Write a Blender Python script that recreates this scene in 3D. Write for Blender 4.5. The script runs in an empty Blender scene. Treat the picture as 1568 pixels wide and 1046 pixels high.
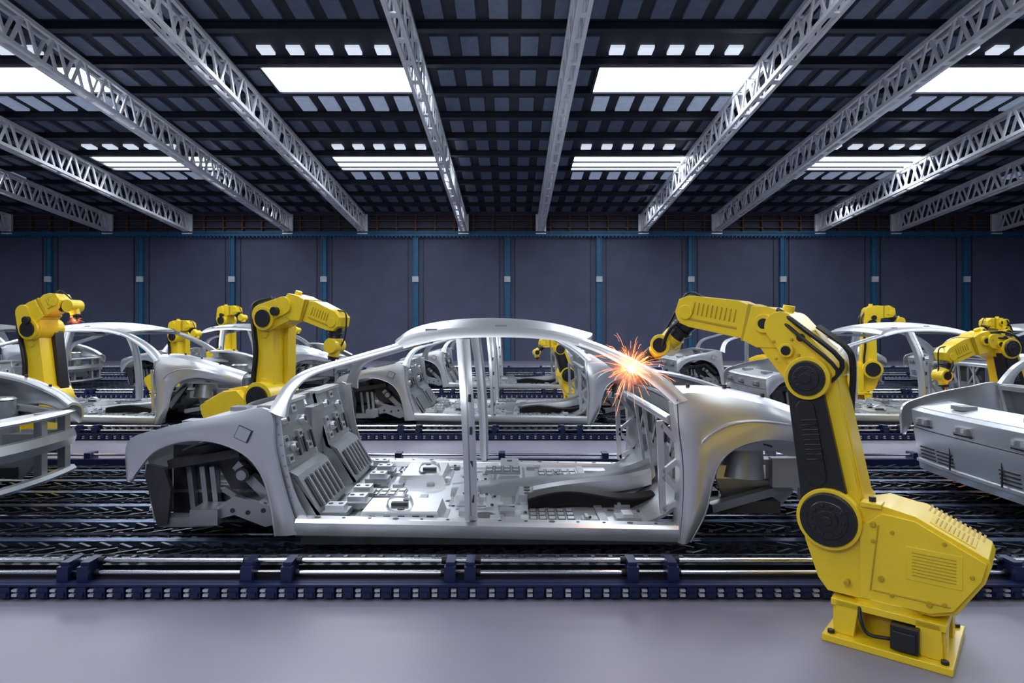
import bpy, bmesh, math, random
from mathutils import Vector, Matrix
random.seed(7)
sc = bpy.context.scene
try:
    sc.view_settings.view_transform = 'Standard'
except Exception:
    pass

# ------------------------------------------------------------ materials
def mat(name, col, rough=0.5, metal=0.0, var=0.12, nscale=6.0, bump=0.0, emit=None, estr=0.0, coat=0.0, stretch=None):
    m = bpy.data.materials.new(name); m.use_nodes = True
    nt = m.node_tree; b = nt.nodes['Principled BSDF']
    tc = nt.nodes.new('ShaderNodeTexCoord')
    mp = nt.nodes.new('ShaderNodeMapping')
    if stretch: mp.inputs['Scale'].default_value = stretch
    nz = nt.nodes.new('ShaderNodeTexNoise'); nz.inputs['Scale'].default_value = nscale
    nz.inputs['Detail'].default_value = 3
    nt.links.new(tc.outputs['Object'], mp.inputs['Vector'])
    nt.links.new(mp.outputs['Vector'], nz.inputs['Vector'])
    cr = nt.nodes.new('ShaderNodeValToRGB')
    c0 = [c*(1-var) for c in col]; c1 = [min(1, c*(1+var)) for c in col]
    cr.color_ramp.elements[0].position = 0.35; cr.color_ramp.elements[1].position = 0.65
    cr.color_ramp.elements[0].color = (*c0, 1); cr.color_ramp.elements[1].color = (*c1, 1)
    nt.links.new(nz.outputs['Fac'], cr.inputs['Fac'])
    nt.links.new(cr.outputs['Color'], b.inputs['Base Color'])
    b.inputs['Roughness'].default_value = rough
    b.inputs['Metallic'].default_value = metal
    if coat: b.inputs['Coat Weight'].default_value = coat; b.inputs['Coat Roughness'].default_value = .2
    if bump:
        bp = nt.nodes.new('ShaderNodeBump'); bp.inputs['Strength'].default_value = bump
        bp.inputs['Distance'].default_value = 0.01
        nt.links.new(nz.outputs['Fac'], bp.inputs['Height'])
        nt.links.new(bp.outputs['Normal'], b.inputs['Normal'])
    if emit:
        b.inputs['Emission Color'].default_value = (*emit, 1)
        b.inputs['Emission Strength'].default_value = estr
    return m

M_body = mat('car_primer_steel', (0.68, 0.695, 0.715), 0.31, 0.82, 0.03, 3)
M_body2 = mat('car_inner_steel', (0.33, 0.345, 0.365), 0.36, 0.72, 0.08, 5)
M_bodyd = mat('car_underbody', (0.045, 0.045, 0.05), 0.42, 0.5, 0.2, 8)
M_black = mat('tunnel_opening_black', (0.004, 0.004, 0.005), 0.7, 0.0)  # stands for the dark inside the tunnel opening
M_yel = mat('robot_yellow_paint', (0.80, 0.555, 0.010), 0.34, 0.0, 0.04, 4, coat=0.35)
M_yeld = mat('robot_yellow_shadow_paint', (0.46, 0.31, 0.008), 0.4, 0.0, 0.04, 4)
M_blk = mat('robot_black_cover', (0.012, 0.012, 0.014), 0.36, 0.1)
M_drk = mat('robot_dark_metal', (0.05, 0.05, 0.055), 0.3, 0.8)
M_cop = mat('weld_copper', (0.55, 0.25, 0.10), 0.35, 0.9)
M_floor = mat('epoxy_floor', (0.19, 0.178, 0.23), 0.40, 0.0, 0.04, 1.2)
M_wall = mat('wall_panel', (0.050, 0.057, 0.105), 0.65, 0.0, 0.10, 1.5)
M_teal = mat('teal_steel', (0.010, 0.09, 0.18), 0.5, 0.2)
M_plate = mat('grey_plate', (0.4, 0.42, 0.48), 0.6)
M_rust = mat('brown_beam', (0.09, 0.042, 0.028), 0.7)
M_truss = mat('truss_paint', (0.74, 0.75, 0.79), 0.38, 0.25, 0.05)
M_deck = mat('roof_deck', (0.012, 0.016, 0.029), 0.7)
M_rect = mat('roof_rib_panel', (0.10, 0.125, 0.19), 0.45, 0.2)
M_purl = mat('purlin_dark', (0.014, 0.018, 0.032), 0.5, 0.3)
M_sky = mat('skylight_glass', (0.9, 0.93, 1.0), 0.3, emit=(0.86, 0.93, 1.0), estr=10.0)
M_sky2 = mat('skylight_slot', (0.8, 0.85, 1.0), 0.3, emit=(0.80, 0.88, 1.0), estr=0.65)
M_rect_glow = mat('rib_panel_glow', (0.3, 0.35, 0.45), 0.4, emit=(0.55, 0.68, 0.95), estr=0.22)  # rib panels given a glow for the daylight on them
M_navy = mat('navy_steel', (0.009, 0.015, 0.065), 0.38, 0.2)
M_bed = mat('conveyor_bed', (0.006, 0.007, 0.010), 0.4, 0.3, 0.3, 20)
M_link = mat('chain_link_steel', (0.038, 0.044, 0.062), 0.30, 0.85, 0.3, 30)
M_slat = mat('conveyor_slat', (0.09, 0.135, 0.25), 0.27, 0.9, 0.5, 7, bump=0.5, stretch=(1, 6, 1))
M_chr = mat('polished_tube', (0.72, 0.72, 0.76), 0.22, 1.0, 0.03)
M_spark = mat('spark_hot', (1, .4, .1), 0.5, emit=(1.0, 0.24, 0.06), estr=3.2)
M_core = mat('spark_core', (1, .8, .5), 0.5, emit=(1.0, 0.66, 0.42), estr=12.0)
def glow_halo_mat(name, R, k):  # emissive volume that paints the glow around a weld
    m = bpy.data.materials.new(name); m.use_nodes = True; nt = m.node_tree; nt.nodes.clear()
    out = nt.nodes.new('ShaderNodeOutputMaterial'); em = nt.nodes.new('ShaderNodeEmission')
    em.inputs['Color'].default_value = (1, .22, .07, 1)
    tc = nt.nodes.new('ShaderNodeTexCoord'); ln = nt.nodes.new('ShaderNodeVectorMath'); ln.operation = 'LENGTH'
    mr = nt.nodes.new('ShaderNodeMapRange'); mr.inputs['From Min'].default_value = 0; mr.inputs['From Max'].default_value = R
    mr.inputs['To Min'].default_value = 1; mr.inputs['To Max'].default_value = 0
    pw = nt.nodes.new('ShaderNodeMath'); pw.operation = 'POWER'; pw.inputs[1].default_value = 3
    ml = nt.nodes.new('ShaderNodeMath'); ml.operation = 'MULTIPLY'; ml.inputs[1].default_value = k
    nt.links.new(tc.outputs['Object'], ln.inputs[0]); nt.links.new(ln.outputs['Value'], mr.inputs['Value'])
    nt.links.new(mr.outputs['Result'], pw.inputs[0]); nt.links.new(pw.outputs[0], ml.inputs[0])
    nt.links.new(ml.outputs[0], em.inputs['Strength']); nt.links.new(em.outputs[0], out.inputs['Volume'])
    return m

# ------------------------------------------------------------ mesh builder
def catmull(pts, n):
    P = [Vector(p) for p in pts]
    out = []
    for i in range(len(P)-1):
        p0 = P[i-1] if i else P[0]*2-P[1]
        p1 = P[i]; p2 = P[i+1]
        p3 = P[i+2] if i+2 < len(P) else P[-1]*2-P[-2]
        for k in range(n):
            t = k/n
            out.append(0.5*((2*p1)+(p2-p0)*t+(2*p0-5*p1+4*p2-p3)*t*t+(3*p1-p0-3*p2+p3)*t**3))
    out.append(P[-1])
    return out

class MB:
    def __init__(s): s.v = []; s.f = []; s.m = []
    def add(s, vs, fs, m=0):
        o = len(s.v); s.v += [tuple(v) for v in vs]
        for f in fs:
            s.f.append(tuple(o+i for i in f)); s.m.append(m)
    def bx(s, x0, x1, y0, y1, z0, z1, m=0):
        vs = [(x0,y0,z0),(x1,y0,z0),(x1,y1,z0),(x0,y1,z0),(x0,y0,z1),(x1,y0,z1),(x1,y1,z1),(x0,y1,z1)]
        s.add(vs, [(0,3,2,1),(4,5,6,7),(0,1,5,4),(1,2,6,5),(2,3,7,6),(3,0,4,7)], m)
    def ob(s, c, size, R, m=0):
        a, b, d = [q/2 for q in size]; c = Vector(c)
        vs = [c+R@Vector(q) for q in [(-a,-b,-d),(a,-b,-d),(a,b,-d),(-a,b,-d),(-a,-b,d),(a,-b,d),(a,b,d),(-a,b,d)]]
        s.add(vs, [(0,3,2,1),(4,5,6,7),(0,1,5,4),(1,2,6,5),(2,3,7,6),(3,0,4,7)], m)
    def beam(s, p0, p1, w, h, m=0):
        p0 = Vector(p0); p1 = Vector(p1); d = p1-p0; L = d.length; d.normalize()
        up = Vector((0,0,1)) if abs(d.z) < .95 else Vector((1,0,0))
        y = up.cross(d).normalized(); z = d.cross(y)
        R = Matrix((d, y, z)).transposed()
        s.ob((p0+p1)/2, (L, w, h), R, m)
    def cyl(s, p0, p1, r0, r1=None, n=20, m=0):
        if r1 is None: r1 = r0
        p0 = Vector(p0); p1 = Vector(p1); d = (p1-p0).normalized()
        a = d.orthogonal().normalized(); b = d.cross(a)
        vs = []
        for p, r in ((p0, r0), (p1, r1)):
            for i in range(n):
                t = 2*math.pi*i/n; vs.append(p+a*math.cos(t)*r+b*math.sin(t)*r)
        fs = [(i, (i+1) % n, n+(i+1) % n, n+i) for i in range(n)]
        fs += [tuple(range(n))[::-1], tuple(range(n, 2*n))]
        s.add(vs, fs, m)
    def tube(s, pts, r, n=8, m=0, sub=4):
        P = catmull(pts, sub) if sub > 1 else [Vector(p) for p in pts]
        vs = []; pa = None
        for i, p in enumerate(P):
            d = (P[min(i+1, len(P)-1)]-P[max(i-1, 0)]).normalized()
            a = d.orthogonal().normalized() if pa is None else (pa-d*pa.dot(d)).normalized()
            pa = a; b = d.cross(a)
            for k in range(n):
                t = 2*math.pi*k/n; vs.append(p+a*math.cos(t)*r+b*math.sin(t)*r)
        fs = []
        for i in range(len(P)-1):
            for k in range(n):
                fs.append((i*n+k, i*n+(k+1) % n, (i+1)*n+(k+1) % n, (i+1)*n+k))
        fs += [tuple(range(n))[::-1], tuple(range((len(P)-1)*n, len(P)*n))]
        s.add(vs, fs, m)
    def prism(s, poly, y0, y1, m=0):          # poly in (x,z), extruded along y
        n = len(poly)
        vs = [(p[0], y0, p[1]) for p in poly]+[(p[0], y1, p[1]) for p in poly]
        fs = [tuple(range(n)), tuple(range(n, 2*n))[::-1]]
        fs += [(i, (i+1) % n, n+(i+1) % n, n+i) for i in range(n)]
        s.add(vs, fs, m)
    def capsule(s, A, B, ra, rb, y0, y1, m=0, n=10):   # tapered capsule in xz plane
        ax, az = A; bx, bz = B
        d = math.atan2(bz-az, bx-ax); L = math.hypot(bx-ax, bz-az)
        k = math.acos(max(-1, min(1, (ra-rb)/max(L, 1e-6))))
        poly = []
        for i in range(n+1):
            t = d+k+(2*math.pi-2*k)*i/n; poly.append((ax+ra*math.cos(t), az+ra*math.sin(t)))
        for i in range(n+1):
            t = d-k+2*k*i/n; poly.append((bx+rb*math.cos(t), bz+rb*math.sin(t)))
        s.prism(poly, y0, y1, m)
    def shell(s, G, off, m=0):                # grid of points, thickened by vector/func off
        R = len(G); C = len(G[0])
        vs = [Vector(p) for row in G for p in row]
        o = off if callable(off) else (lambda p: Vector(off))
        vs2 = [p+o(p) for p in vs]
        N = R*C; fs = []
        for i in range(R-1):
            for j in range(C-1):
                a = i*C+j
                fs.append((a, a+1, a+C+1, a+C)); fs.append((N+a, N+a+C, N+a+C+1, N+a+1))
        for i in range(R-1):
            for j in (0, C-1):
                a = i*C+j; fs.append((a, a+C, N+a+C, N+a))
        for j in range(C-1):
            for i in (0, R-1):
                a = i*C+j; fs.append((a, a+1, N+a+1, N+a))
        s.add(vs+vs2, fs, m)
    def mirror_y(s, W, start=0, fstart=0):     # duplicate geometry mirrored on y -> W-y
        o = len(s.v); n0 = len(s.f)
        for v in s.v[start:o]: s.v.append((v[0], W-v[1], v[2]))
        for f, m in list(zip(s.f, s.m))[fstart:n0]:
            s.f.append(tuple(i-start+o for i in reversed(f))); s.m.append(m)
    def mesh(s, name, mats, angle=35):
        me = bpy.data.meshes.new(name)
        me.from_pydata(s.v, [], s.f); me.update()
        bm = bmesh.new(); bm.from_mesh(me)
        bmesh.ops.recalc_face_normals(bm, faces=bm.faces)
        bm.to_mesh(me); bm.free()
        for mm in mats: me.materials.append(mm)
        for i, p in enumerate(me.polygons):
            p.material_index = s.m[i]; p.use_smooth = True
        me.set_sharp_from_angle(angle=math.radians(angle))
        return me

def obj(name, me, parent=None, bevel=0, loc=None):
    o = bpy.data.objects.new(name, me); sc.collection.objects.link(o)
    if parent: o.parent = parent
    if loc: o.location = loc
    if bevel:
        b = o.modifiers.new('bevel', 'BEVEL'); b.width = bevel; b.segments = 2
        b.limit_method = 'ANGLE'; b.angle_limit = math.radians(40)
    return o
def empty(name, loc=(0,0,0), rz=0, scale=1):
    e = bpy.data.objects.new(name, None); sc.collection.objects.link(e)
    e.location = loc; e.rotation_euler = (0, 0, rz); e.scale = (scale,)*3
    e.empty_display_size = .2
    return e

# ------------------------------------------------------------ room shell
WY = 25.2
b = MB(); b.bx(-26, 26, -5, WY+.3, -.2, 0); obj('floor', b.mesh('floor', [M_floor]))
b = MB(); b.bx(-26, 26, WY, WY+.2, 0, 6.0)
obj('wall_back', b.mesh('wall_back', [M_wall]))
for nm, x in (('wall_left', -26.2), ('wall_right', 26)):
    b = MB(); b.bx(x, x+.2, -5, WY+.2, 0, 8.0); obj(nm, b.mesh(nm, [M_wall]))
b = MB()
for i in range(-8, 9):
    x = -0.18+3.58*i
    if abs(x) > 25.5: continue
    b.bx(x-.07, x+.07, WY-.12, WY-.003, 0, 4.9, 0)
    b.bx(x-.10, x-.07, WY-.16, WY-.003, 0, 4.9, 0)
    b.bx(x+.07, x+.10, WY-.16, WY-.003, 0, 4.9, 0)
    b.bx(x-.12, x+.12, WY-.20, WY-.12, 3.08, 3.3, 1)
    b.bx(x-.32, x-.30, WY-.03, WY-.003, 0, 4.9, 2)
    b.bx(x+.28, x+.30, WY-.03, WY-.003, 0, 4.9, 2)
b.bx(-25.9, 25.9, WY-.25, WY-.003, 4.86, 5.02, 0)
b.bx(-25.9, 25.9, WY-.3, WY-.2, 4.98, 5.03, 0)
for i in range(-170, 171):
    b.bx(i*.15-.02, i*.15+.02, WY-.28, WY-.25, 4.8, 4.9, 0)
obj('trim_1', b.mesh('wall_posts', [M_teal, M_plate, M_purl]))
b = MB()
for z in (5.18, 5.45, 5.66): b.bx(-25.9, 25.9, WY-.2, WY-.003, z, z+.04)
for i in range(-34, 35): b.bx(i*.75-.03, i*.75+.03, WY-.18, WY-.01, 5.03, 5.7)
obj('trim_2', b.mesh('eave_lattice', [M_rust]))

def zr(y): return 5.8+.085*(WY-y)
PX = 7/12; PY = 1.325; X0 = -5.2; Y0 = 13.22
deck = MB(); sky = MB(); rects = MB()
def plate(bm, x0, x1, y0, y1, o0, o1, m=0):
    vs = []
    for o in (o0, o1):
        vs += [(x0, y0, zr(y0)+o), (x1, y0, zr(y0)+o), (x1, y1, zr(y1)+o), (x0, y1, zr(y1)+o)]
    bm.add(vs, [(0,3,2,1),(4,5,6,7),(0,1,5,4),(1,2,6,5),(2,3,7,6),(3,0,4,7)], m)
j0 = -14
for j in range(j0, 10):
    y0 = Y0+PY*j; y1 = min(y0+PY, WY)
    if y0 > WY-.1: break
    issky = (j % 4 == 0) and j < 8
    for k in range(-4, 4):
        xa = X0+7*k; xb = xa+3.4; xc = xa+7
        plate(deck, xa, xc, y0, y1, .04, .1)
        if issky:
            plate(sky, xa, xb, y0+.06, y1-.10, -.09, -.05, 0)
        for i in range(12):
            if issky and i < 6: continue
            if y1-y0 < 1: continue
            cx = xa+PX*(i+.5)
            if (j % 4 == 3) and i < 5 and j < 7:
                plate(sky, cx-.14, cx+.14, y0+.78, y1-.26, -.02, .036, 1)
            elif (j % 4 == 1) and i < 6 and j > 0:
                plate(sky, cx-.17, cx+.17, y0+.35, y1-.22, -.02, .036, 2)  # rib panels beside the skylight, their brightness put in as emission
            else:
                plate(rects, cx-.17, cx+.17, y0+.35, y1-.25, -.03, .036, 0)
obj('ceiling', deck.mesh('ceiling_deck', [M_deck]))
obj('ceiling_rib_panels', rects.mesh('ceiling_rib_panels', [M_rect]))
obj('window_1', sky.mesh('skylights', [M_sky, M_sky2, M_rect_glow]))
b = MB()
for j in range(j0, 10):
    y = Y0+PY*j
    if y > WY-.1: break
    b.bx(-25.9, 25.9, y-.05, y+.05, zr(y)-.10, zr(y)+.03, 0)
    b.bx(-25.9, 25.9, y-.09, y+.09, zr(y)-.115, zr(y)-.10, 0)
    if j % 4 == 0 and 3 < j < 8:
        for k in range(-4, 4):
            for q in (.36, .70):
                b.bx(X0+7*k, X0+7*k+3.4, y+PY*q-.035, y+PY*q+.035, zr(y+PY*q)-.15, zr(y+PY*q)-.095, 0)
    if j % 4 == 0 and j < 8:
        for k in range(-4, 4):
            for xx in (X0+7*k-.04, X0+7*k+3.4):
                plate(b, xx, xx+.05, y, y+PY, -.13, .03, 0)
obj('roof_purlins', b.mesh('roof_purlins', [M_purl]))

# roof truss (box truss), shared mesh
b = MB()
TH = .66; hw = .09
def tz(y, t): return zr(y)-.13-TH*(1-t)
y0, y1 = -4.5, WY-.3
for sx in (-hw, hw):
    for t in (0.04, .96):
        b.beam((sx, y0, tz(y0, t)), (sx, y1, tz(y1, t)), .07, .08)
n = 38; dy = (y1-y0)/n
for i in range(n):
    ya = y0+dy*i; yb = ya+dy*.5; yc = ya+dy
    for sx in (-hw, hw):
        b.beam((sx, ya+.06, tz(ya, .05)), (sx, yb-.05, tz(yb, .95)), .035, .065)
        b.beam((sx, yb+.05, tz(yb, .95)), (sx, yc-.06, tz(yc, .05)), .035, .065)
    b.beam((-hw, ya, tz(ya, .02)), (hw, ya, tz(ya, .02)), .16, .03)
    b.beam((-hw, yb, tz(yb, .97)), (hw, yb, tz(yb, .97)), .10, .03)
b.bx(-.2, .2, y1, y1+.1, tz(y1, 0)-.1, tz(y1, 1))
me = b.mesh('roof_truss', [M_truss])
for x in (-1.88, 1.12, 5.1, 7.95, 11.95, 14.9, 18.8, -5.8, -8.7, -12.6, -15.7, -19.6):
    obj('roof_truss', me, loc=(x, 0, 0))

# ------------------------------------------------------------ conveyor (shared mesh), local y from 0 (front) to 3.0
def conveyor_mesh(X):
    b = MB()   # 0 bed 1 link 2 slat 3 chrome 4 navy 5 plate
    b.bx(-X, X, .04, 2.98, 0, .045, 0)
    b.bx(-X, X, .04, .08, .045, .078, 4)
    n = int(2*X/.094)
    for i in range(n):
        x = -X+.094*i
        b.bx(x, x+.05, .012, .04, .012, .066, 4)
        b.bx(x+.008, x+.042, .0, .012, .02, .04, 4)
        b.bx(x+.062, x+.088, .01, .038, .02, .032, 5)
        b.bx(x+.062, x+.088, .01, .038, .044, .054, 5)
        b.prism([(x+.01, .098), (x+.03, .128), (x+.05, .128), (x+.075, .098)], .26, .29, 1)
    b.bx(-X, X, .012, .045, .068, .078, 4)
    for z, y in ((.102, .11), (.150, .15)):
        b.cyl((-X, y, z), (X, y, z), .0125, n=12, m=3)
    k = 0; x = -2.19-.965*int((X-2.4)/.965)
    i0 = -int((X-2.4)/.965)
    while x < X-.3:
        g = .05 if (i0+k) % 2 == 0 else .10
        for sgn in (-1, 1):
            cx = x+sgn*g
            b.bx(cx-.022, cx+.022, .07, .18, .06, .168, 4)
            b.bx(cx-.028, cx+.028, .05, .08, .078, .15, 4)
            b.cyl((cx+sgn*.022, .11, .102), (cx+sgn*.05, .11, .102), .019, n=12, m=0)
            b.cyl((cx+sgn*.022, .15, .150), (cx+sgn*.05, .15, .150), .019, n=12, m=0)
        b.bx(x-g, x+g, .09, .13, .09, .11, 0)
        x += .965; k += 1
    b.bx(-X, X, .22, .27, .045, .10, 0)
    b.bx(-X, X, .29, .34, .045, .10, 1)
    rows = 26
    for r in range(rows):
        y = .40+r*.092
        typ = r % 4
        if typ in (3,):
            b.bx(-X, X, y-.03, y+.035, .05, .082, 2)
        elif typ == 0:
            b.cyl((-X, y, .082), (X, y, .082), .012, n=8, m=1)
        step = .12
        cnt = int(2*X/step)
        if typ != 3:
            for i in range(cnt):
                xx = -X+step*i+(step/2 if r % 2 else 0)
                a = math.radians(32 if r % 2 else -32)
                R = Matrix.Rotation(a, 3, 'Z')
                b.ob((xx, y, .068+.004*((i*7+r*3) % 3)), (.115, .017, .022), R, 1)
    b.bx(-X, X, 2.80, 2.84, .045, .12, 4)
    for z, y in ((.105, 2.89), (.150, 2.87)):
        b.cyl((-X, y, z), (X, y, z), .0125, n=8, m=3)
    b.bx(-X, X, 2.92, 2.98, 0, .085, 4)
    x = -X+.5
    while x < X:
        b.bx(x-.03, x+.03, 2.83, 2.95, .05, .17, 4); x += .965
    return b.mesh('conveyor', [M_bed, M_link, M_slat, M_chr, M_navy, M_plate])
cm = conveyor_mesh(17)
ROW = 4.45
for r in range(4):
    e = empty('conveyor_line', (0, 3.15+ROW*r, 0))
    obj('conveyor_bed_and_rails', cm, e)

# ------------------------------------------------------------ car body shell
W = 1.75
def cl(t): return max(0., min(1., t))
def inset(x, z):
    return .25*cl((z-.86)/.5)**1.1+.05*cl((-1.75-x)/.45)**2+.26*cl((x-1.4)/.65)**2
def C(u, v, ex=0.):
    # image pixels, back-projected at panel depth -> body coordinates
    d = 3.65
    for _ in range(5):
        x = (u-784)*d/985; z = 1.35-(v-500)*d/985; d = 3.65+inset(x, z)+ex
    return Vector((x, d-3.65, z))
def band(b, outer, inner, thick=.03, crown=.01, n=5, across=4, m=0, ex=0.):
    O = catmull([C(*p, ex) for p in outer], n); I = catmull([C(*p, ex) for p in inner], n)
    G = []
    for o, i in zip(O, I):
        G.append([o.lerp(i, t/across)+Vector((0, -crown*math.sin(math.pi*t/across), 0)) for t in range(across+1)])
    b.shell(G, (0, thick, 0), m)

side = MB()
# rear quarter panel
band(side, [(193,735),(195,677),(240,658),(290,646),(345,636),(411,628),(420,690),(437,760),(456,819)],
           [(200,738),(210,722),(236,692),(278,676),(326,676),(372,694),(399,724),(413,765),(422,821)], .03, .012)
# C pillar
band(side, [(411,630),(424,606),(441,584),(470,566),(530,548),(607,526)],
           [(436,640),(442,612),(457,590),(484,573),(540,556),(620,533)], .05, .008)
band(side, [(411,630),(421,690),(438,760),(456,819)], [(428,628),(436,700),(452,758),(474,800)], .012, 0, ex=.05)
# roof rail
band(side, [(605,526),(622,514),(660,506),(720,501),(790,501),(850,507),(898,519)],
           [(618,534),(640,528),(680,520),(730,517),(790,517),(845,521),(885,530)], .06, .006)
# A pillar
band(side, [(895,518),(930,531),(975,552),(1020,580),(1056,612)],
           [(884,529),(917,541),(959,563),(998,588),(1034,620)], .06, .008)
# hinge pillar
band(side, [(1056,612),(1060,660),(1064,720),(1064,780),(1056,830)],
           [(1030,618),(1034,655),(1040,700),(1040,765),(1033,832)], .10, .004, ex=.02)
# fender with arch
band(side, [(1038,832),(1042,770),(1042,710),(1037,655),(1036,606),(1105,606),(1180,622),(1250,646),(1290,664)],
           [(1057,830),(1080,785),(1090,740),(1102,708),(1125,687),(1160,675),(1205,674),(1250,686),(1286,700)], .025, .03, n=6, across=6)
O = catmull([C(1036,606),C(1105,606),C(1180,622),C(1250,646),C(1290,664)], 6)
G = []
for i, o in enumerate(O):
    t = i/(len(O)-1)
    row = []
    for k in range(7):
        s_ = k/6
        row.append(o+Vector((0, .24*s_*(1-.3*t), .05*math.sin(s_*math.pi*.6)-.02*s_**3)))
    G.append(row)
side.shell(G, (0, 0, -.02))
side.tube([C(1062, 700, -.012), C(1085, 668, -.03), C(1130, 648, -.034), C(1190, 648, -.03), C(1262, 662, -.012)], .006, 6, 0)
for p in ((1062, 606), (1120, 607), (1180, 621), (1235, 640)):
    q = C(*p)+Vector((0, .12, .052)); side.cyl(q-Vector((0,0,.02)), q+Vector((0, 0, .004)), .012, n=12, m=2)
# door seam between fender and hinge pillar, spot welds along flanges
side.tube([C(1037,612,-.006), C(1040,660,-.006), C(1046,710,-.006), C(1046,770,-.006), C(1041,828,-.006)], .003, 6, 2)
for i in range(10):
    p = C(424+3*i, 650+16*i, .045); side.cyl(p, p+Vector((0, -.004, 0)), .006, n=8, m=1)
# B pillar
band(side, [(698,519),(704,600),(709,700),(712,797)], [(719,519),(724,600),(729,700),(731,797)], .035, .006)
band(side, [(702,519),(708,600),(713,700),(716,797)], [(716,519),(720,600),(725,700),(727,797)], .09, .002, ex=.02)
side.tube([C(708,522,-.008), C(714,600,-.008), C(718,700,-.008), C(721,790,-.008)], .004, 6, 1)
for (u, v) in ((716,610),(718,660),(719,712),(721,764)):
    p = C(u+3, v, -.006); side.bx(p.x-.008, p.x+.008, p.y-.001, p.y+.006, p.z-.022, p.z+.022, 2)
for pts in ([(200,738),(210,722),(236,692),(278,676),(326,676),(372,694),(399,724),(413,765),(422,821)],
            [(1057,830),(1080,785),(1090,740),(1102,708),(1125,687),(1160,675),(1205,674),(1250,686)]):
    side.tube([C(*p, .012) for p in pts], .009, 6, 0, 4)
# fuel flap
a = C(374, 664); side.ob((a.x, a.y-.020, a.z), (.072, .012, .068), Matrix.Rotation(math.radians(25), 3, 'Y'), 0)
side.ob((a.x, a.y-.014, a.z), (.082, .012, .078), Matrix.Rotation(math.radians(25), 3, 'Y'), 2)
# sill
G = []
for i in range(13):
    t = i/12; x = -1.235+t*(.98+1.235); dz = -.04*t
    prof = [(.0, .165), (-.004, .20), (.0, .235), (.02, .252), (.09, .252), (.10, .215)]
    G.append([Vector((x, y, z+dz)) for y, z in prof])
side.shell(G, (0, .012, -.012))
side.bx(-1.2, .96, .03, .09, .125, .20, 1)
side.bx(-1.2, .96, .004, .012, .110, .150, 2)
for i in range(14):
    x = -1.12+i*.15; z = .252-.04*(x+1.235)/2.215
    side.cyl((x, .055, z-.002), (x, .055, z+.002), .010 if i % 3 else .018, n=12, m=2)
for z in (.45, .72): side.bx(1.0, 1.03, .015, .05, z, z+.07, 1)
side.mirror_y(W)
# roof skin
ed = catmull([C(605,526),C(622,514),C(660,506),C(720,501),C(790,501),C(850,507),C(898,519)], 6)
G = []
for i, p in enumerate(ed):
    t = i/(len(ed)-1); row = []
    fade = math.sin(math.pi*min(1, max(0, .12+t*.80)))
    for k in range(17):
        s_ = k/16; q = math.sin(math.pi*s_)**.7
        row.append(Vector((p.x-(.05 if t < .5 else -.10)*q*abs(1-2*t)**2, p.y+(W-2*p.y)*s_, p.z+.062*q*(.35+.65*fade))))
    G.append(row)
side.shell(G, (0, 0, -.018))
side.beam((ed[0].x+.02, ed[0].y, ed[0].z-.02), (ed[0].x+.02, W-ed[0].y, ed[0].z-.02), .08, .03, 1)
side.beam((ed[-1].x, ed[-1].y, ed[-1].z-.02), (ed[-1].x, W-ed[-1].y, ed[-1].z-.02), .08, .03, 1)
for t in (.35, .6):
    p = ed[int(t*len(ed))]; side.beam((p.x, p.y, p.z+.0), (p.x, W-p.y, p.z+.0), .07, .02, 1)
me_side = side.mesh('car_outer_shell', [M_body, M_body2, M_bodyd], 32)

fl = MB()   # floor & interior: 0 inner steel, 1 body, 2 dark, 3 black
fl.bx(-1.18, .80, .09, 1.66, .165, .19, 1)
fl.bx(-1.25, -1.0, .12, 1.63, .19, .215, 0)
for x in (-.95, -.62, .18, .52):
    fl.bx(x, x+.05, .12, .74, .19, .205, 0); fl.bx(x, x+.05, 1.02, 1.62, .19, .205, 0)
# longitudinal swages
for y in (.42, .48, 1.1, 1.16, 1.46):
    fl.prism([(-.36, .19), (-.34, .199), (.06, .199), (.08, .19)], y, y+.022, 0)
    fl.prism([(.56, .19), (.58, .199), (.74, .199), (.76, .19)], y, y+.022, 0)
def xmember(x, y0, y1, w=.14, h=.09):
    poly = [(x-w/2-.03, .19), (x-w/2, .19+h), (x+w/2, .19+h), (x+w/2+.03, .19)]
    fl.prism(poly, y0, y1, 1)
    for i in range(3):
        yy = y0+(y1-y0)*(i+.5)/3
        fl.cyl((x, yy, .19+h-.001), (x, yy, .194+h), .022, n=14, m=2)
    for sx in (-1, 1):
        fl.bx(x+sx*(w/2+.03)-.02, x+sx*(w/2+.03)+.02, y0, y1, .19, .196, 0)
xmember(-.66, .12, .42, .44, .075); xmember(-.30, .5, .78, .12, .07)
xmember(-.66, 1.05, 1.5, .3, .07); xmember(-.02, 1.0, 1.62, .14, .08); xmember(.1, .55, .78, .1, .06)
for i in range(5): fl.bx(-.84+.085*i, -.80+.085*i, .116, .122, .205, .24, 2)
for (x, y) in ((-1.06,.22),(-.98,.42),(-1.0,.66),(-.98,1.05),(-.98,1.3),(-1.05,1.5)):
    fl.bx(x-.08, x+.08, y-.07, y+.07, .215, .25, 0)
    fl.bx(x-.05, x+.06, y-.05, y+.05, .25, .285, 1)
    for q in (-.03, .03): fl.cyl((x+q, y, .285), (x+q, y, .288), .014, n=10, m=2)
for (x, y) in ((-.68,.25),(-.62,1.2)):
    zb = .265
    pts = [(x-.08, y, zb), (x-.06, y, zb+.05), (x, y, zb+.065), (x+.06, y, zb+.05), (x+.08, y, zb)]
    P = catmull(pts, 4)
    fl.shell([[p+Vector((0, -.03, 0)), p+Vector((0, .03, 0))] for p in P], (0, 0, -.012), 1)
    fl.bx(x-.05, x+.05, y-.02, y+.02, zb, zb+.02, 2)
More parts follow.
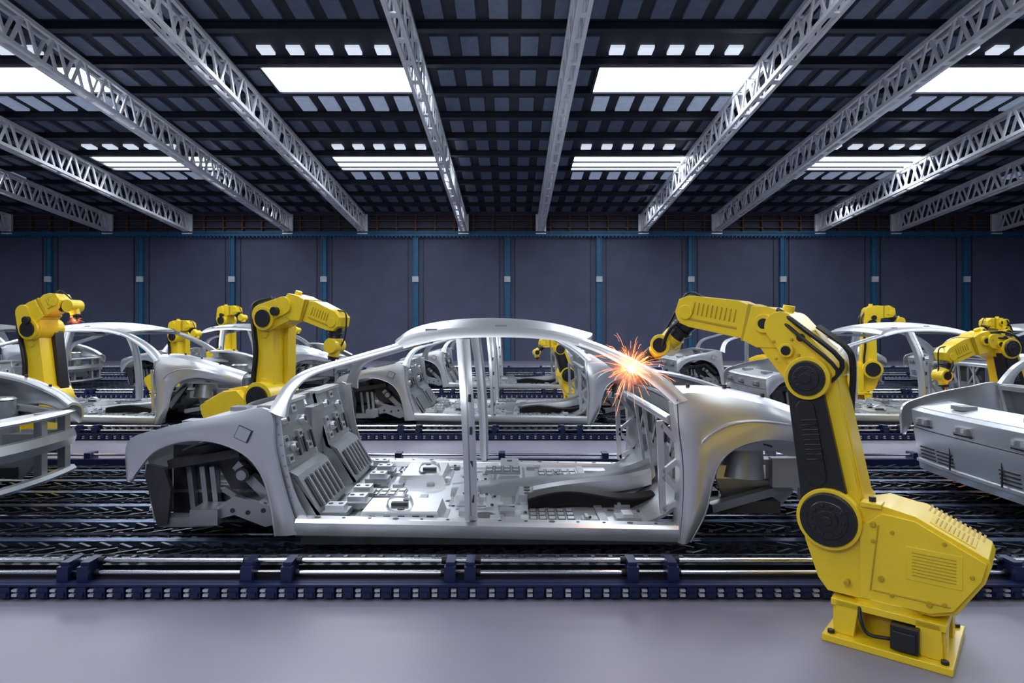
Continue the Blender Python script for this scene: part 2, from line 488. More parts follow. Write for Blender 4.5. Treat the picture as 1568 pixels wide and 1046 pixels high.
# central tunnel
G = []
for i in range(14):
    t = i/13; x = -.42+t*1.40; h = .05+.08*cl(t*1.3)+.10*cl((t-.7)/.3)**2; w = .09+.03*t
    G.append([Vector((x, .875+yy, .185+hh)) for yy, hh in ((-w-.06, 0), (-w, h*.8), (-w*.6, h), (w*.6, h), (w, h*.8), (w+.06, 0))])
fl.shell(G, (0, 0, -.012), 0)
# black strip put in for the dark of the tunnel opening
G = []
for i in range(22):
    t = i/21; x = .10+t*.82; yy = .52+.05*math.sin(t*5)-.16*(1-t)
    z = .215+.022*math.sin(t*6)
    G.append([Vector((x, yy, z-.02)), Vector((x, yy, z+.06)), Vector((x, yy+.05, z+.066)), Vector((x, yy+.13, z+.06)), Vector((x, yy+.13, z-.02))])
fl.shell(G, (0, 0, -.01), 3)
G = []
for i in range(22):
    t = i/21; x = .14+t*.80; yy = .72+.05*math.sin(t*5)-.14*(1-t)
    z = .20+.05*t+.05*t**3
    G.append([Vector((x, yy, z)), Vector((x, yy+.01, z+.07)), Vector((x, yy+.06, z+.085)), Vector((x, yy+.12, z+.06))])
fl.shell(G, (0, 0, -.01), 1)
def perf(x0, x1, y0, y1, z, nx, ny):
    fl.bx(x0, x1, y0, y1, z, z+.018, 0)
    for i in range(nx):
        for j in range(ny):
            cx = x0+(x1-x0)*(i+.5)/nx; cy = y0+(y1-y0)*(j+.5)/ny
            w = (x1-x0)/nx*.32; h = (y1-y0)/ny*.30
            fl.bx(cx-w, cx+w, cy-h, cy+h, z+.018, z+.024, 1)
            fl.bx(cx-w*1.25, cx+w*1.25, cy-h*1.25, cy+h*1.25, z+.017, z+.020, 2)
perf(.10, .38, .14, .38, .19, 5, 3); perf(-.2, .06, 1.05, 1.25, .27, 4, 2); perf(.2, .5, 1.15, 1.5, .19, 5, 3)
perf(-.95, -.72, .62, .8, .21, 4, 2)
for (x, y, r) in ((-.17,.3,.06),(.55,.28,.02),(.48,.22,.015),(.62,.4,.02),(-.2,.5,.02),(-.42,.62,.02),(.3,.45,.018),(.6,1.3,.05),(-.35,1.3,.03),
                  (-.05,.2,.018),(.02,.45,.03),(.7,.5,.03),(-.45,1.55,.025),(.05,1.5,.02),(-.8,.9,.02)):
    fl.cyl((x, y, .189), (x, y, .193), r, n=20, m=2); fl.cyl((x, y, .188), (x, y, .1915), r*1.25, n=20, m=0)
rnd = random.Random(3)
for i in range(64):
    x = rnd.uniform(-.9, .78); y = rnd.choice([rnd.uniform(.14, .7), rnd.uniform(1.0, 1.6)])
    w = rnd.uniform(.02, .05); d = rnd.uniform(.015, .04); h = rnd.uniform(.012, .035)
    fl.bx(x-w, x+w, y-d, y+d, .19, .19+h, rnd.choice([0, 1, 1]))
    if i % 2: fl.cyl((x, y, .19+h), (x, y, .20+h), .01, n=8, m=2)
    if i % 3 == 0: fl.bx(x-w*.6, x-w*.2, y-d, y+d, .19+h, .205+h, 0)
fl.bx(.62, .76, .15, .27, .19, .215, 0); fl.bx(.66, .72, .16, .26, .215, .235, 1)
# rear seat-back bulkheads
for (ya, yb) in ((.13, .72), (.98, 1.56)):
    prof = [(-1.42, .87), (-1.37, .68), (-1.32, .50), (-1.26, .47), (-1.12, .235)]
    fl.shell([[Vector((x, ya+(yb-ya)*k/4, z+.0)) for k in range(5)] for x, z in prof], (-.02, 0, -.012), 0)
    fl.bx(-1.5, -1.40, ya, yb, .865, .885, 1)
    for yy in (ya, yb-.015):
        fl.prism([(-1.42, .87), (-1.32, .50), (-1.12, .235), (-1.2, .2), (-1.36, .45), (-1.50, .86)], yy, yy+.015, 1)
    d = Vector((.14, 0, -.235)).normalized(); nrm = Vector((.235, 0, .14)).normalized()
    R = Matrix((d, Vector((0, 1, 0)), nrm)).transposed()
    for k in range(6):
        yy = ya+(yb-ya)*(k+.9)/7.
        c = Vector((-1.19, yy, .3525))+nrm*.004
        fl.ob(c, (.19, .040, .008), R, 2)
        fl.ob(c+Vector((0, .024, 0))+nrm*.006, (.21, .014, .020), R, 1)
    d2 = Vector((.05, 0, -.18)).normalized(); n2 = Vector((.18, 0, .05)).normalized()
    R2 = Matrix((d2, Vector((0, 1, 0)), n2)).transposed()
    for (tt, fy) in ((.25, .25), (.35, .75), (.7, .3)):
        c = Vector((-1.42+.10*tt, ya+(yb-ya)*fy, .87-.37*tt))
        fl.cyl(c, c+n2*.03, .035, .028, n=16, m=1); fl.cyl(c+n2*.03, c+n2*.033, .018, n=12, m=2)
    for (tt, fy) in ((.12, .55), (.55, .55), (.8, .75), (.55, .12), (.85, .12)):
        c = Vector((-1.42+.10*tt, ya+(yb-ya)*fy, .87-.37*tt))+n2*.008
        fl.ob(c, (.05, .08, .018), R2, 1); fl.ob(c+n2*.01, (.02, .04, .004), R2, 2)
    for fy in (.42, .62, .9):
        c = Vector((-1.345, ya+(yb-ya)*fy, .60))+n2*.01
        fl.ob(c, (.12, .02, .012), R2, 2)
fl.bx(-1.42, -1.36, .72, .98, .45, .80, 0)
fl.bx(-1.52, -1.46, .2, 1.55, .84, .875, 0)
# fire wall: lower toe board + upper frame with openings
prof = catmull([(1.05, 0, .52), (1.04, 0, .42), (.92, 0, .27), (.74, 0, .185)], 5)
fl.shell([[Vector((p.x, .12+(1.51)*k/10, p.z)) for k in range(11)] for p in prof], (.015, 0, -.012), 0)
for yc in (.36, .62, 1.13, 1.39):
    fl.bx(1.03, 1.06, yc-.11, yc-.07, .5, .88, 0)
fl.bx(1.03, 1.06, .12, 1.63, .48, .56, 0); fl.bx(1.0, 1.06, .12, 1.63, .80, .88, 0)
fl.bx(1.045, 1.06, .75, 1.63, .5, .86, 2)
for yy in (.30, .80, 1.25):
    fl.beam((1.03, yy, .54), (1.03, yy+.22, .82), .02, .03, 1); fl.beam((1.03, yy+.22, .54), (1.03, yy, .82), .02, .03, 1)
fl.tube([(.93, .14, .80), (.90, .5, .82), (.90, 1.2, .82), (.93, 1.6, .80)], .028, 10, 1)
for yy in (.75, 1.05):
    fl.beam((.9, yy, .81), (.98, yy+.05, .32), .03, .02, 1)
for yy in (.10, 1.62):
    fl.beam((.86, yy, .80), (.88, yy, .26), .03, .035, 1)
    fl.beam((.87, yy, .78), (1.03, yy, .60), .03, .03, 1); fl.beam((.88, yy, .50), (1.03, yy, .62), .03, .03, 1)
    fl.beam((.88, yy, .48), (1.02, yy, .34), .03, .03, 1); fl.beam((.88, yy, .28), (1.02, yy, .36), .03, .03, 1)
fl.shell([[Vector((1.0+.16*k/4, .12+1.51*j/8, .88+.03*math.sin(math.pi*j/8)-.05*k/4)) for j in range(9)] for k in range(5)], (0, 0, -.02), 1)
me_int = fl.mesh('car_floor_and_interior', [M_body2, M_body, M_bodyd, M_black], 32)

en = MB()   # 0 inner, 1 body, 2 dark
def wheelhouse(cx, cz, r, y0, y1, a0, a1, m):
    G = []
    n = 18
    for i in range(n+1):
        a = math.radians(a0+(a1-a0)*i/n)
        G.append([Vector((cx+r*math.cos(a), y0, cz+r*math.sin(a))), Vector((cx+r*math.cos(a), (y0+y1)/2, cz+r*math.sin(a))),
                  Vector((cx+r*.96*math.cos(a), y1, cz+r*.96*math.sin(a)))])
    en.shell(G, lambda p: Vector((-(p.x-cx), 0, -(p.z-cz)))*.03, m)
    return [(cx+r*.96*math.cos(math.radians(a0+(a1-a0)*i/n)), cz+r*.96*math.sin(math.radians(a0+(a1-a0)*i/n))) for i in range(n+1)]
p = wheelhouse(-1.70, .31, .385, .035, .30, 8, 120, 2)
en.prism(p+[(-1.70, .31)], .30, .315, 2)
en.beam((-1.66, .24, .52), (-1.36, .2, .24), .05, .06, 0)
en.beam((-1.72, .2, .38), (-1.42, .16, .20), .03, .035, 0)
en.beam((-1.60, .22, .60), (-1.40, .18, .42), .04, .05, 2)
en.beam((-1.52, .10, .62), (-1.34, .09, .48), .05, .035, 0)
for i in range(4): en.cyl((-1.50+.045*i, .08, .605-.035*i), (-1.50+.045*i, .085, .605-.035*i), .009, n=10, m=2)
en.cyl((-1.60, .15, .47), (-1.60, .26, .47), .045, n=18, m=2); en.cyl((-1.60, .145, .47), (-1.60, .15, .47), .03, n=14, m=0)
en.cyl((-1.45, .12, .30), (-1.45, .2, .30), .04, n=18, m=0); en.cyl((-1.45, .115, .30), (-1.45, .12, .30), .018, n=14, m=2)
en.prism([(-1.78,.26),(-1.62,.36),(-1.40,.30),(-1.36,.20),(-1.44,.18),(-1.62,.25),(-1.78,.21)], .10, .13, 0)
for i in range(4): en.cyl((-1.72+.09*i, .095, .265+.012*(i % 2)), (-1.72+.09*i, .10, .265+.012*(i % 2)), .014, n=10, m=2)
en.bx(-2.06, -1.74, .10, .20, .18, .235, 0); en.bx(-1.86, -1.7, .06, .24, .2, .29, 0)
en.prism([(-2.12,.55),(-2.02,.53),(-1.98,.40),(-2.0,.20),(-2.06,.19),(-2.13,.48)], .08, .11, 2)
for x in (-1.96, -1.88, -1.82): en.beam((x, .27, .50), (x+.03, .27, .22), .05, .03, 0)
en.bx(-2.08, -1.80, .30, .32, .2, .62, 2)
en.beam((-2.04, .2, .53), (-1.62, .2, .60), .08, .05, 2)
for i in range(5): en.bx(-2.09+.0, -2.06, .115+.03*i, .13+.03*i, .24, .5, 2)
en.bx(-2.12, -1.35, .36, .46, .26, .36, 0)
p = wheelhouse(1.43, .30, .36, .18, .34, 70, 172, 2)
en.bx(1.0, 1.93, .36, .46, .40, .52, 0)
for i in range(7): en.cyl((1.15+.12*i, .355, .46), (1.15+.12*i, .36, .46), .022, n=12, m=2)
en.bx(1.25, 1.55, .28, .37, .42, .50, 1); en.bx(1.6, 1.88, .30, .36, .36, .54, 0)
en.cyl((1.42, .36, .42), (1.44, .38, .78), .15, .11, n=24, m=0); en.cyl((1.44, .38, .78), (1.44, .38, .795), .12, .10, n=24, m=1)
en.bx(1.2, 1.65, .30, .5, .2, .27, 2); en.beam((1.2, .25, .25), (1.75, .42, .34), .06, .05, 0)
en.beam((1.06, .12, .32), (1.20, .30, .62), .04, .06, 0); en.beam((1.10, .10, .66), (1.85, .30, .62), .05, .06, 0)
en.prism([(1.28,.42),(1.72,.42),(1.78,.30),(1.66,.17),(1.36,.20)], .42, .45, 0)
en.mirror_y(W)
# rear end panel (convex) with vents and latches
YA = .15; YB = W-.15
def rx(y, z):
    t = (y-W/2)/(W/2)
    return -2.21+.09*t**4+.05*cl((.5-z)/.3)-.02*cl((z-.55)/.1)
G = []
for i in range(19):
    y = YA+(YB-YA)*i/18
    G.append([Vector((rx(y, z)+(.06 if z > .68 else 0), y, z)) for z in (.20, .26, .28, .40, .50, .535, .54, .62, .675, .70)])
en.shell(G, (.02, 0, 0), 1)
for k in range(6):
    y = .35+k*.21
    if k in (0, 1, 4, 5):
        for q in range(4):
            z = .31+.028*q; en.ob((rx(y, z)-.004, y, z), (.012, .17, .010), Matrix.Identity(3), 2)
for y in (.42, .95, 1.4):
    en.ob((rx(y, .6)-.014, y, .60), (.03, .14, .05), Matrix.Identity(3), 0)
    en.ob((rx(y, .6)-.03, y-.04, .605), (.02, .03, .03), Matrix.Identity(3), 1)
    en.ob((rx(y, .6)-.03, y+.04, .605), (.02, .03, .03), Matrix.Identity(3), 1)
    en.ob((rx(y, .6)-.006, y, .565), (.012, .18, .010), Matrix.Identity(3), 2)
for y in (.62, 1.13):
    en.ob((rx(y, .4)-.002, y, .40), (.010, .008, .24), Matrix.Identity(3), 2)
for i in range(14):
    ya = YA+(YB-YA)*i/14; yb = YA+(YB-YA)*(i+1)/14
    en.beam((rx(ya, .535)-.002, ya, .535), (rx(yb, .535)-.002, yb, .535), .008, .006, 2)
    en.beam((rx(ya, .27)-.004, ya, .27), (rx(yb, .27)-.004, yb, .27), .020, .02, 1)
en.shell([[Vector((rx(YA+(YB-YA)*j/10, .7)+.05+.26*k/3, YA+(YB-YA)*j/10, .70+.04*k/3)) for j in range(11)] for k in range(4)], (0, 0, -.015), 1)
for y in (.5, 1.2): en.bx(-2.10, -1.98, y-.06, y+.06, .72, .75, 0)
en.bx(-2.10, -1.35, .30, 1.45, .33, .35, 0)
for i in range(5): en.bx(-2.05, -1.4, .42+.2*i, .46+.2*i, .35, .365, 1)
# front end: bumper beam, radiator support
def fx(y): t = (y-W/2)/(W/2); return 2.03-.16*t*t
for z0, z1, m in ((.42, .54, 0), (.20, .25, 0), (.66, .70, 1)):
    G = []
    for i in range(13):
        y = .26+(W-.52)*i/12; G.append([Vector((fx(y), y, z0)), Vector((fx(y)+.02, y, (z0+z1)/2)), Vector((fx(y), y, z1))])
    en.shell(G, (-.05, 0, 0), m)
for y in (.35, .6, 1.15, 1.4): en.bx(1.90, 1.96, y-.03, y+.03, .20, .70, 0)
en.bx(1.82, 1.93, .30, 1.45, .66, .69, 1)
en.beam((1.90, .35, .68), (1.15, .18, .74), .07, .03, 1); en.beam((1.90, 1.4, .68), (1.15, 1.57, .74), .07, .03, 1)
en.bx(1.2, 1.32, .46, 1.29, .22, .30, 2)
for x in (-1.05, .8):
    for y in (.12, 1.63): en.bx(x-.06, x+.06, y-.03, y+.03, .08, .17, 2)
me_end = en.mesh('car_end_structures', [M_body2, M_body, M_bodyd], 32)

def car(x, r):
    e = empty('car_body_shell', (x, 3.65+ROW*r, 0))
    obj('outer_shell', me_side, e); obj('floor_and_interior', me_int, e); obj('end_structures', me_end, e)
SX = 5.45
for r, ks in ((0, (0, -1, 1)), (1, (0, -1, 1)), (2, (0, -1, 1, -2, 2))):
    for k in ks: car(SX*k, r)

# ------------------------------------------------------------ robots
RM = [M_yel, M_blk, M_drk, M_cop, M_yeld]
bm_ = MB()
bm_.bx(-.235, .235, -.235, .235, 0, .03, 0)
for sx in (-1, 1):
    for sy in (-1, 1):
        bm_.cyl((sx*.205, sy*.205, .03), (sx*.205, sy*.205, .045), .016, n=6, m=2)
        bm_.prism([(sx*.20, .03), (sx*.12, .03), (sx*.10, .17), (sx*.19, .17)], sy*.17-.02, sy*.17+.02, 0)
        bm_.bx(sx*.19-.015, sx*.19+.015, sy*.12-.05, sy*.12+.05, .03, .16, 0)
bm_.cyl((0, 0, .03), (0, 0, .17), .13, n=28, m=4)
bm_.bx(-.21, .21, -.19, .19, .145, .175, 0)
bm_.bx(-.12, -.02, .16, .225, .04, .14, 1); bm_.bx(-.11, -.03, .225, .235, .05, .12, 1)
bm_.tube([(-.02, .2, .07), (.06, .215, .07), (.09, .21, .12), (.10, .18, .17)], .008, 8, 1)
ROB_base = bm_.mesh('robot_base', RM)
t = MB()
t.cyl((0, 0, .17), (0, 0, .205), .185, n=36, m=0)
prof = [(.335,.50),(.325,.40),(.27,.24),(.23,.19),(-.16,.185),(-.24,.215),(-.33,.36),(-.35,.43),(-.34,.455),(-.10,.575),(.03,.60),(.12,.57),(.2,.56)]
t.prism(prof, -.10, .155, 0)
prof2 = [(.10,.20),(-.15,.20),(-.23,.23),(-.32,.37),(-.335,.44),(-.10,.56),(.02,.57),(.10,.50)]
t.prism(prof2, -.175, .175, 0)
d = Vector((-.24, 0, -.12)).normalized(); nn = Vector((-.12, 0, .24)).normalized()
R = Matrix((d, Vector((0, 1, 0)), nn)).transposed()
for i in range(12):
    c = Vector((-.115, 0, .568))+d*(.012+.019*i)-nn*.002
    t.ob(c+Vector((0, -.09, 0)), (.010, .12, .004), R, 4)
t.ob(Vector((-.22, .06, .515))+nn*.000, (.17, .12, .008), R, 0)
for i in range(9):
    t.ob(Vector((-.22, .06, .515))+nn*.004+d*(-.066+.0165*i), (.006, .10, .004), R, 4)
for i in range(8):
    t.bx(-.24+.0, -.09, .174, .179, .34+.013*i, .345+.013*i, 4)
t.bx(-.26, -.07, .170, .177, .32, .455, 0)
# cover seam and bolt heads
for (x, z) in ((-.29,.38),(-.20,.25),(-.02,.24),(-.02,.50),(-.20,.49),(.05,.45)):
    t.cyl((x, .17, z), (x, .182, z), .009, n=6, m=4)
t.beam((.06, .176, .24), (.03, .176, .52), .006, .006, 4); t.beam((-.22, .176, .245), (.05, .176, .245), .006, .006, 4)
for (x, z) in ((.05, .52), (.15, .25), (-.15, .24), (.02, .3)):
    t.cyl((x, .15, z), (x, .185, z), .012, n=10, m=4)
t.bx(.02, .10, .10, .17, .585, .605, 0); t.cyl((.06, .13, .6), (.06, .13, .625), .014, n=10, m=1)
t.cyl((.22, -.17, .51), (.22, .19, .51), .132, n=40, m=0)
t.cyl((.22, .19, .51), (.22, .205, .51), .118, .112, n=40, m=1)
t.cyl((.22, .205, .51), (.22, .211, .51), .085, .08, n=32, m=2)
t.cyl((.22, .205, .51), (.22, .218, .51), .045, n=24, m=1)
t.cyl((.22, .218, .51), (.22, .222, .51), .02, n=16, m=2)
t.cyl((.22, -.17, .51), (.22, -.185, .51), .10, n=32, m=1)
for i in range(10):
    a = 2*math.pi*i/10; t.cyl((.22+.065*math.cos(a), .208, .51+.065*math.sin(a)), (.22+.065*math.cos(a), .217, .51+.065*math.sin(a)), .009, n=6, m=1)
ROB_tur = t.mesh('robot_turret', RM)

def robot(loc, ang, scale, pose, cover=True):
    e = empty('welding_robot', loc, ang, scale)
    obj('base', ROB_base, e, .005); obj('turret', ROB_tur, e, .008)
    J2, J3, E, F, Wr, T = [Vector((p[0], 0, p[1])) for p in pose]
    a = MB()
    L = (J3-J2).length; d = (J3-J2).normalized(); nn = Vector((-d.z, 0, d.x))
    if nn.x < 0: nn = -nn
    def q(p): return (p.x, p.z)
    k1 = 1 if cover else 0
    a.capsule(q(J2-nn*.03), q(J3-nn*.025), .108, .078, -.075, .085, 0, 14)
    a.capsule(q(J2+d*L*.12-nn*.055), q(J3-d*.02-nn*.045), .07, .055, .06, .135, 0, 12)
    a.capsule(q(J2+d*L*.12+nn*.012), q(J3-d*L*.08+nn*.022), .095, .074, .06, .165, k1, 14)
    a.capsule(q(J2+d*L*.30+nn*.030), q(J3-d*L*.22+nn*.03), .045, .04, .16, .175, k1, 12)
    for i in range(9):
        c = J2+d*L*(.42+.035*i)+nn*.02; a.beam((c-nn*.035)+Vector((0, .176, 0)), (c+nn*.035)+Vector((0, .176, 0)), .008, .006, 2 if cover else 4)
    for s_ in (.2, .8):
        c = J2+d*L*s_-nn*.02; a.cyl(c+Vector((0, -.07, 0)), c+Vector((0, -.085, 0)), .03, n=20, m=0)
    obj('lower_arm', a.mesh('lower_arm', RM), e, .012)
    a = MB()
    # umbilical hose running up the far side of the lower arm into the elbow
    hp = [J2+Vector((-.10, -.12, .06)), J2+d*L*.25-nn*.10+Vector((0, -.11, 0)), J2+d*L*.6-nn*.085+Vector((0, -.11, 0)), J3-nn*.13+Vector((0, -.10, .02)), J3-nn*.12+d*.12+Vector((0, -.08, 0)), (J3+E)/2+Vector((-.08, -.07, .12))]
    a.tube(hp, .013, 8, 1); a.tube([p+Vector((0, .03, 0)) for p in hp], .010, 8, 1)
    obj('umbilical_hose', a.mesh('umbilical_hose', RM), e)
    a = MB()
    a.cyl(J3+Vector((0, -.13, 0)), J3+Vector((0, .185, 0)), .096, n=36, m=0)
    a.cyl(J3+Vector((0, .185, 0)), J3+Vector((0, .20, 0)), .08, .075, n=32, m=1)
    a.cyl(J3+Vector((0, .2, 0)), J3+Vector((0, .206, 0)), .055, n=28, m=2)
    a.cyl(J3+Vector((0, .2, 0)), J3+Vector((0, .212, 0)), .025, n=20, m=1)
    for i in range(8):
        t_ = 2*math.pi*i/8; c = J3+Vector((.042*math.cos(t_), .203, .042*math.sin(t_))); a.cyl(c, c+Vector((0, .007, 0)), .006, n=6, m=1)
    a.cyl(J3+Vector((0, -.13, 0)), J3+Vector((0, -.145, 0)), .07, n=28, m=1)
    a.capsule(q(J3), q(E), .105, .09, -.10, .10, 0, 12)
    a.capsule(q(J3-Vector((.03, 0, -.03))), q(E-Vector((.06, 0, -.01))), .08, .07, -.125, .140, 0, 10)
    c = (J3+E)/2
    a.cyl(c+Vector((0, .10, .01)), c+Vector((0, .165, .01)), .032, n=20, m=0); a.cyl(c+Vector((0, .165, .01)), c+Vector((0, .17, .01)), .022, n=16, m=1)
    a.cyl(c+Vector((0, -.10, .01)), c+Vector((0, -.16, .01)), .035, n=20, m=1)
    a.cyl(c+Vector((-.06, .13, .07)), c+Vector((-.06, .155, .07)), .018, n=16, m=1)
    for (dx, dz) in ((.05, -.03), (.06, .05), (-.02, .06), (-.05, -.01)):
        a.cyl(c+Vector((dx, .135, dz)), c+Vector((dx, .147, dz)), .008, n=6, m=4)
    a.tube([J3+Vector((-.08, .12, -.02)), J3+Vector((-.13, .13, .08)), c+Vector((-.06, .15, .12)), E+Vector((-.04, .1, .09))], .012, 8, 1)
    a.tube([J3+Vector((-.06, .14, -.04)), J3+Vector((-.12, .16, .04)), c+Vector((-.08, .17, .06)), E+Vector((-.06, .12, .04))], .009, 8, 1)
    obj('elbow', a.mesh('elbow', RM), e, .008)
    a = MB()
    f = (F-E); LF = f.length; f.normalize(); up = Vector((-f.z, 0, f.x))
    if up.z < 0: up = -up
    def fp(s_, h): p = E+f*s_+up*h; return (p.x, p.z)
    a.prism([fp(-.07, -.08), fp(-.10, 0), fp(-.06, .09), fp(.03, .100), fp(.10, .092), fp(.11, -.08), fp(.04, -.10)], -.105, .105, 0)
    a.prism([fp(.10, -.075), fp(.10, .088), fp(.18, .105), fp(LF-.03, .088), fp(LF+.02, .06), fp(LF+.03, -.01), fp(LF, -.06), fp(LF-.06, -.072)], -.08, .08, 0)
    a.prism([fp(.09, -.085), fp(.09, .096), fp(.125, .100), fp(.125, -.085)], -.093, .093, 4)
    nF = max(3, int((LF-.22)/.024))
    for i in range(nF):
        s_ = .18+.024*i
        p0 = E+f*s_+up*.060; p1 = E+f*s_-up*.005
        for yy in (.081, -.081): a.beam(p0+Vector((0, yy, 0)), p1+Vector((0, yy, 0)), .008, .006, 4)
    for yy in (.08, -.08):
        a.beam(E+f*.16-up*.03+Vector((0, yy, 0)), E+f*(LF-.05)-up*.03+Vector((0, yy, 0)), .008, .012, 4)
        a.cyl(E+f*(LF-.03)+Vector((0, yy*.9, 0)), E+f*(LF-.03)+Vector((0, yy*1.12, 0)), .038, n=20, m=0)
    a.cyl(E+f*.02+Vector((0, .10, .02)), E+f*.02+Vector((0, .125, .02)), .045, n=24, m=0)
    a.cyl(E+f*.02+Vector((0, .125, .02)), E+f*.02+Vector((0, .13, .02)), .025, n=20, m=1)
    a.cyl(E-f*.04+up*.09, E-f*.04+up*.12, .028, n=16, m=0)
    obj('forearm', a.mesh('forearm', RM), e, .010)
    a = MB()
    F2 = F-f*.03-up*.04
    w = (Wr-F2); LW = w.length; w.normalize()
    a.cyl(F2, F2+w*LW*.30, .056, .050, n=24, m=2)
    a.cyl(F2+w*LW*.30, F2+w*LW*.42, .06, n=24, m=1)
    a.cyl(F2+w*LW*.42, F2+w*LW*.62, .047, .05, n=24, m=2)
    a.cyl(F2+w*LW*.60, Wr, .058, .052, n=24, m=0)
    a.cyl(Wr+Vector((0, -.07, 0)), Wr+Vector((0, .07, 0)), .058, n=24, m=0)
    a.cyl(Wr+Vector((0, .07, 0)), Wr+Vector((0, .077, 0)), .04, n=20, m=1)
    tt = (T-Wr); LT = tt.length; tt.normalize()
    a.cyl(Wr, Wr+tt*(.09), .048, .04, n=20, m=0)
    a.cyl(Wr+tt*.085, Wr+tt*.10, .045, n=20, m=1)
    a.tube([F2+Vector((0, .05, .02)), F2+w*LW*.5+Vector((0, .09, .02)), Wr+Vector((0, .06, -.02)), Wr+tt*.08], .01, 8, 1)
    a.tube([E+f*(LF*.85)+up*.09, F+up*.09+f*.02, F2+w*.04+f*.09, Wr+f*.05], .007, 8, 1)
    obj('wrist', a.mesh('wrist', RM), e, .005)
    a = MB()
    a.cyl(Wr+tt*.10, Wr+tt*(.10+max(.02, (LT-.1)*.55)), .022, .018, n=16, m=2)
    a.cyl(Wr+tt*(.10+max(.02, (LT-.1)*.5)), T, .014, .007, n=12, m=3)
    a.beam(Wr+tt*.10+Vector((0, -.05, 0)), Wr+tt*.10+Vector((0, .05, 0)), .03, .02, 1)
    obj('weld_gun', a.mesh('weld_gun', RM), e)
    return e

P1 = [(.22,.51),(.31,1.12),(.50,1.34),(.957,1.43),(1.08,1.25),(1.23,1.15)]
robot((1.665, 2.80, 0), math.atan2(.64, -.77), 1.0, P1)
PL = [(.22,.51),(.24,1.144),(.48,1.235),(.86,1.10),(.81,.93),(.79,.80)]
robot((-2.70, 6.60, 0), math.atan2(-.3, .95), 1.25, PL, False)
PFL = [(.22,.51),(.16,1.15),(.16,1.29),(.40,1.41),(.50,1.36),(.54,1.22)]
robot((-5.20, 6.85, 0), math.atan2(-.12, 1), 1.15, PFL)
PR = [(.22,.51),(.345,1.02),(.53,1.08),(.88,.93),(.90,.76),(.87,.60)]
robot((5.50, 6.85, 0), math.atan2(-.1, -1), 1.1, PR)
PU = [(.22,.51),(.22,1.15),(.26,1.33),(.50,1.32),(.60,1.20),(.62,1.08)]
robot((6.0, 11.3, 0), math.atan2(-.3, 1), 1.2, PU, False)
robot((-6.05, 11.3, 0), math.atan2(-.3, 1), 1.02, PU, False)
robot((-7.25, 15.75, 0), math.atan2(-.3, 1), 1.3, PU, False)
PD = [(.22,.51),(.36,.96),(.40,1.08),(.66,1.05),(.74,.9),(.72,.75)]
robot((1.15, 11.3, 0), math.atan2(-.2, -1), 1.0, PD)
robot((8.7, 11.3, 0), math.atan2(-.3, -1), 1.05, PU)
robot((6.1, 15.75, 0), math.atan2(-.3, 1), 1.1, PU, False)
robot((-5.8, 15.75, 0), math.atan2(-.3, 1), 1.05, PU, False)

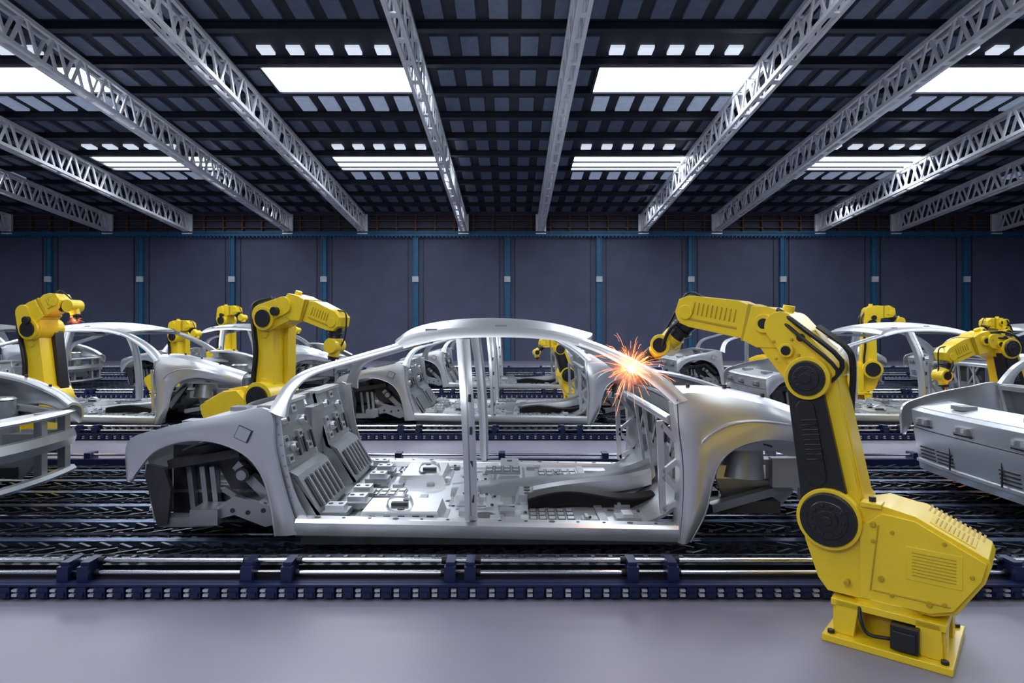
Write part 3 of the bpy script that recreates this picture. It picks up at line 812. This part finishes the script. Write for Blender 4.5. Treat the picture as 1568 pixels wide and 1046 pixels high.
# ------------------------------------------------------------ welding sparks
def sparks(loc, R, n, seed, power):
    rd = random.Random(seed); e = empty('welding_sparks', loc)
    b = MB()
    for i in range(n):
        d = Vector((rd.gauss(0, 1), rd.gauss(0, .6), rd.gauss(.3, 1))).normalized()
        L = R*(.2+.8*rd.random()**2.4); s_ = rd.uniform(.15, .75)*L
        p0 = d*s_; p2 = d*L+Vector((0, 0, -.15*L*L/R)); p1 = (p0+p2)/2+Vector((0, 0, .04*L))
        b.tube([p0, p1, p2], R*.0030*rd.uniform(.4, 1.2), 4, 0, 3)
    obj('spark_streaks', b.mesh('spark_streaks', [M_spark]), e)
    bm = bmesh.new(); bmesh.ops.create_icosphere(bm, subdivisions=3, radius=R*.07)
    for v in bm.verts: v.co *= rd.uniform(.85, 1.2)
    me = bpy.data.meshes.new('spark_core'); bm.to_mesh(me); bm.free(); me.materials.append(M_core)
    obj('spark_core', me, e)
    bm = bmesh.new(); bmesh.ops.create_icosphere(bm, subdivisions=4, radius=R*.6)  # added sphere for the halo of light around the sparks
    me = bpy.data.meshes.new('weld_glow_halo'); bm.to_mesh(me); bm.free(); me.materials.append(glow_halo_mat('weld_glow_halo', R*.6, 9/R))
    obj('weld_glow_halo', me, e)
    l = bpy.data.lights.new('weld_arc', 'POINT'); l.energy = power; l.color = (1, .42, .18); l.shadow_soft_size = .03
    o = bpy.data.objects.new('weld_arc', l); sc.collection.objects.link(o); o.parent = e; o.location = (0, -.08, .03)
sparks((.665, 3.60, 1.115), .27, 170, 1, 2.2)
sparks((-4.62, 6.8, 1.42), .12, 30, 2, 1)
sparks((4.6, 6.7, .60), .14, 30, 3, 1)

# ------------------------------------------------------------ lights
def area(loc, rot, sx, sy, p, col=(.84, .91, 1), name='added_fill_lamp'):  # fill lamps without fittings, added to brighten the hall
    l = bpy.data.lights.new(name, 'AREA'); l.shape = 'RECTANGLE'; l.size = sx; l.size_y = sy; l.energy = p; l.color = col
    o = bpy.data.objects.new(name, l); sc.collection.objects.link(o); o.location = loc; o.rotation_euler = rot
for y, p in ((4.4, 42), (8.3, 145), (13.7, 135), (19, 150), (23, 45)):
    for x in (-10.4, -3.4, 3.6, 10.6):
        area((x, y, 5.6), (0, 0, 0), 3.2, 1.0, p)  # added overhead fill, unseen
area((-2.5, -2.0, 4.2), (math.radians(62), 0, math.radians(-15)), 4, 1.5, 140, (.92, .95, 1))  # unseen lamp behind the camera, added to brighten the cars
for x in (-8, 0, 8):
    area((x, 14, 4.3), (math.radians(180), 0, 0), .5, 7, 16, (.75, .85, 1), 'added_uplight')  # added upward lamps that brighten trusses and roof
w = bpy.data.worlds.new('world'); sc.world = w; w.use_nodes = True
w.node_tree.nodes['Background'].inputs[0].default_value = (.48, .58, .85, 1)
w.node_tree.nodes['Background'].inputs[1].default_value = .28

# ------------------------------------------------------------ camera
cd = bpy.data.cameras.new('camera'); cd.lens = 22.6; cd.sensor_width = 36; cd.shift_y = -.0147; cd.clip_end = 200
co = bpy.data.objects.new('camera', cd); sc.collection.objects.link(co)
co.location = (0, 0, 1.35); co.rotation_euler = (math.radians(90), 0, 0)
sc.camera = co
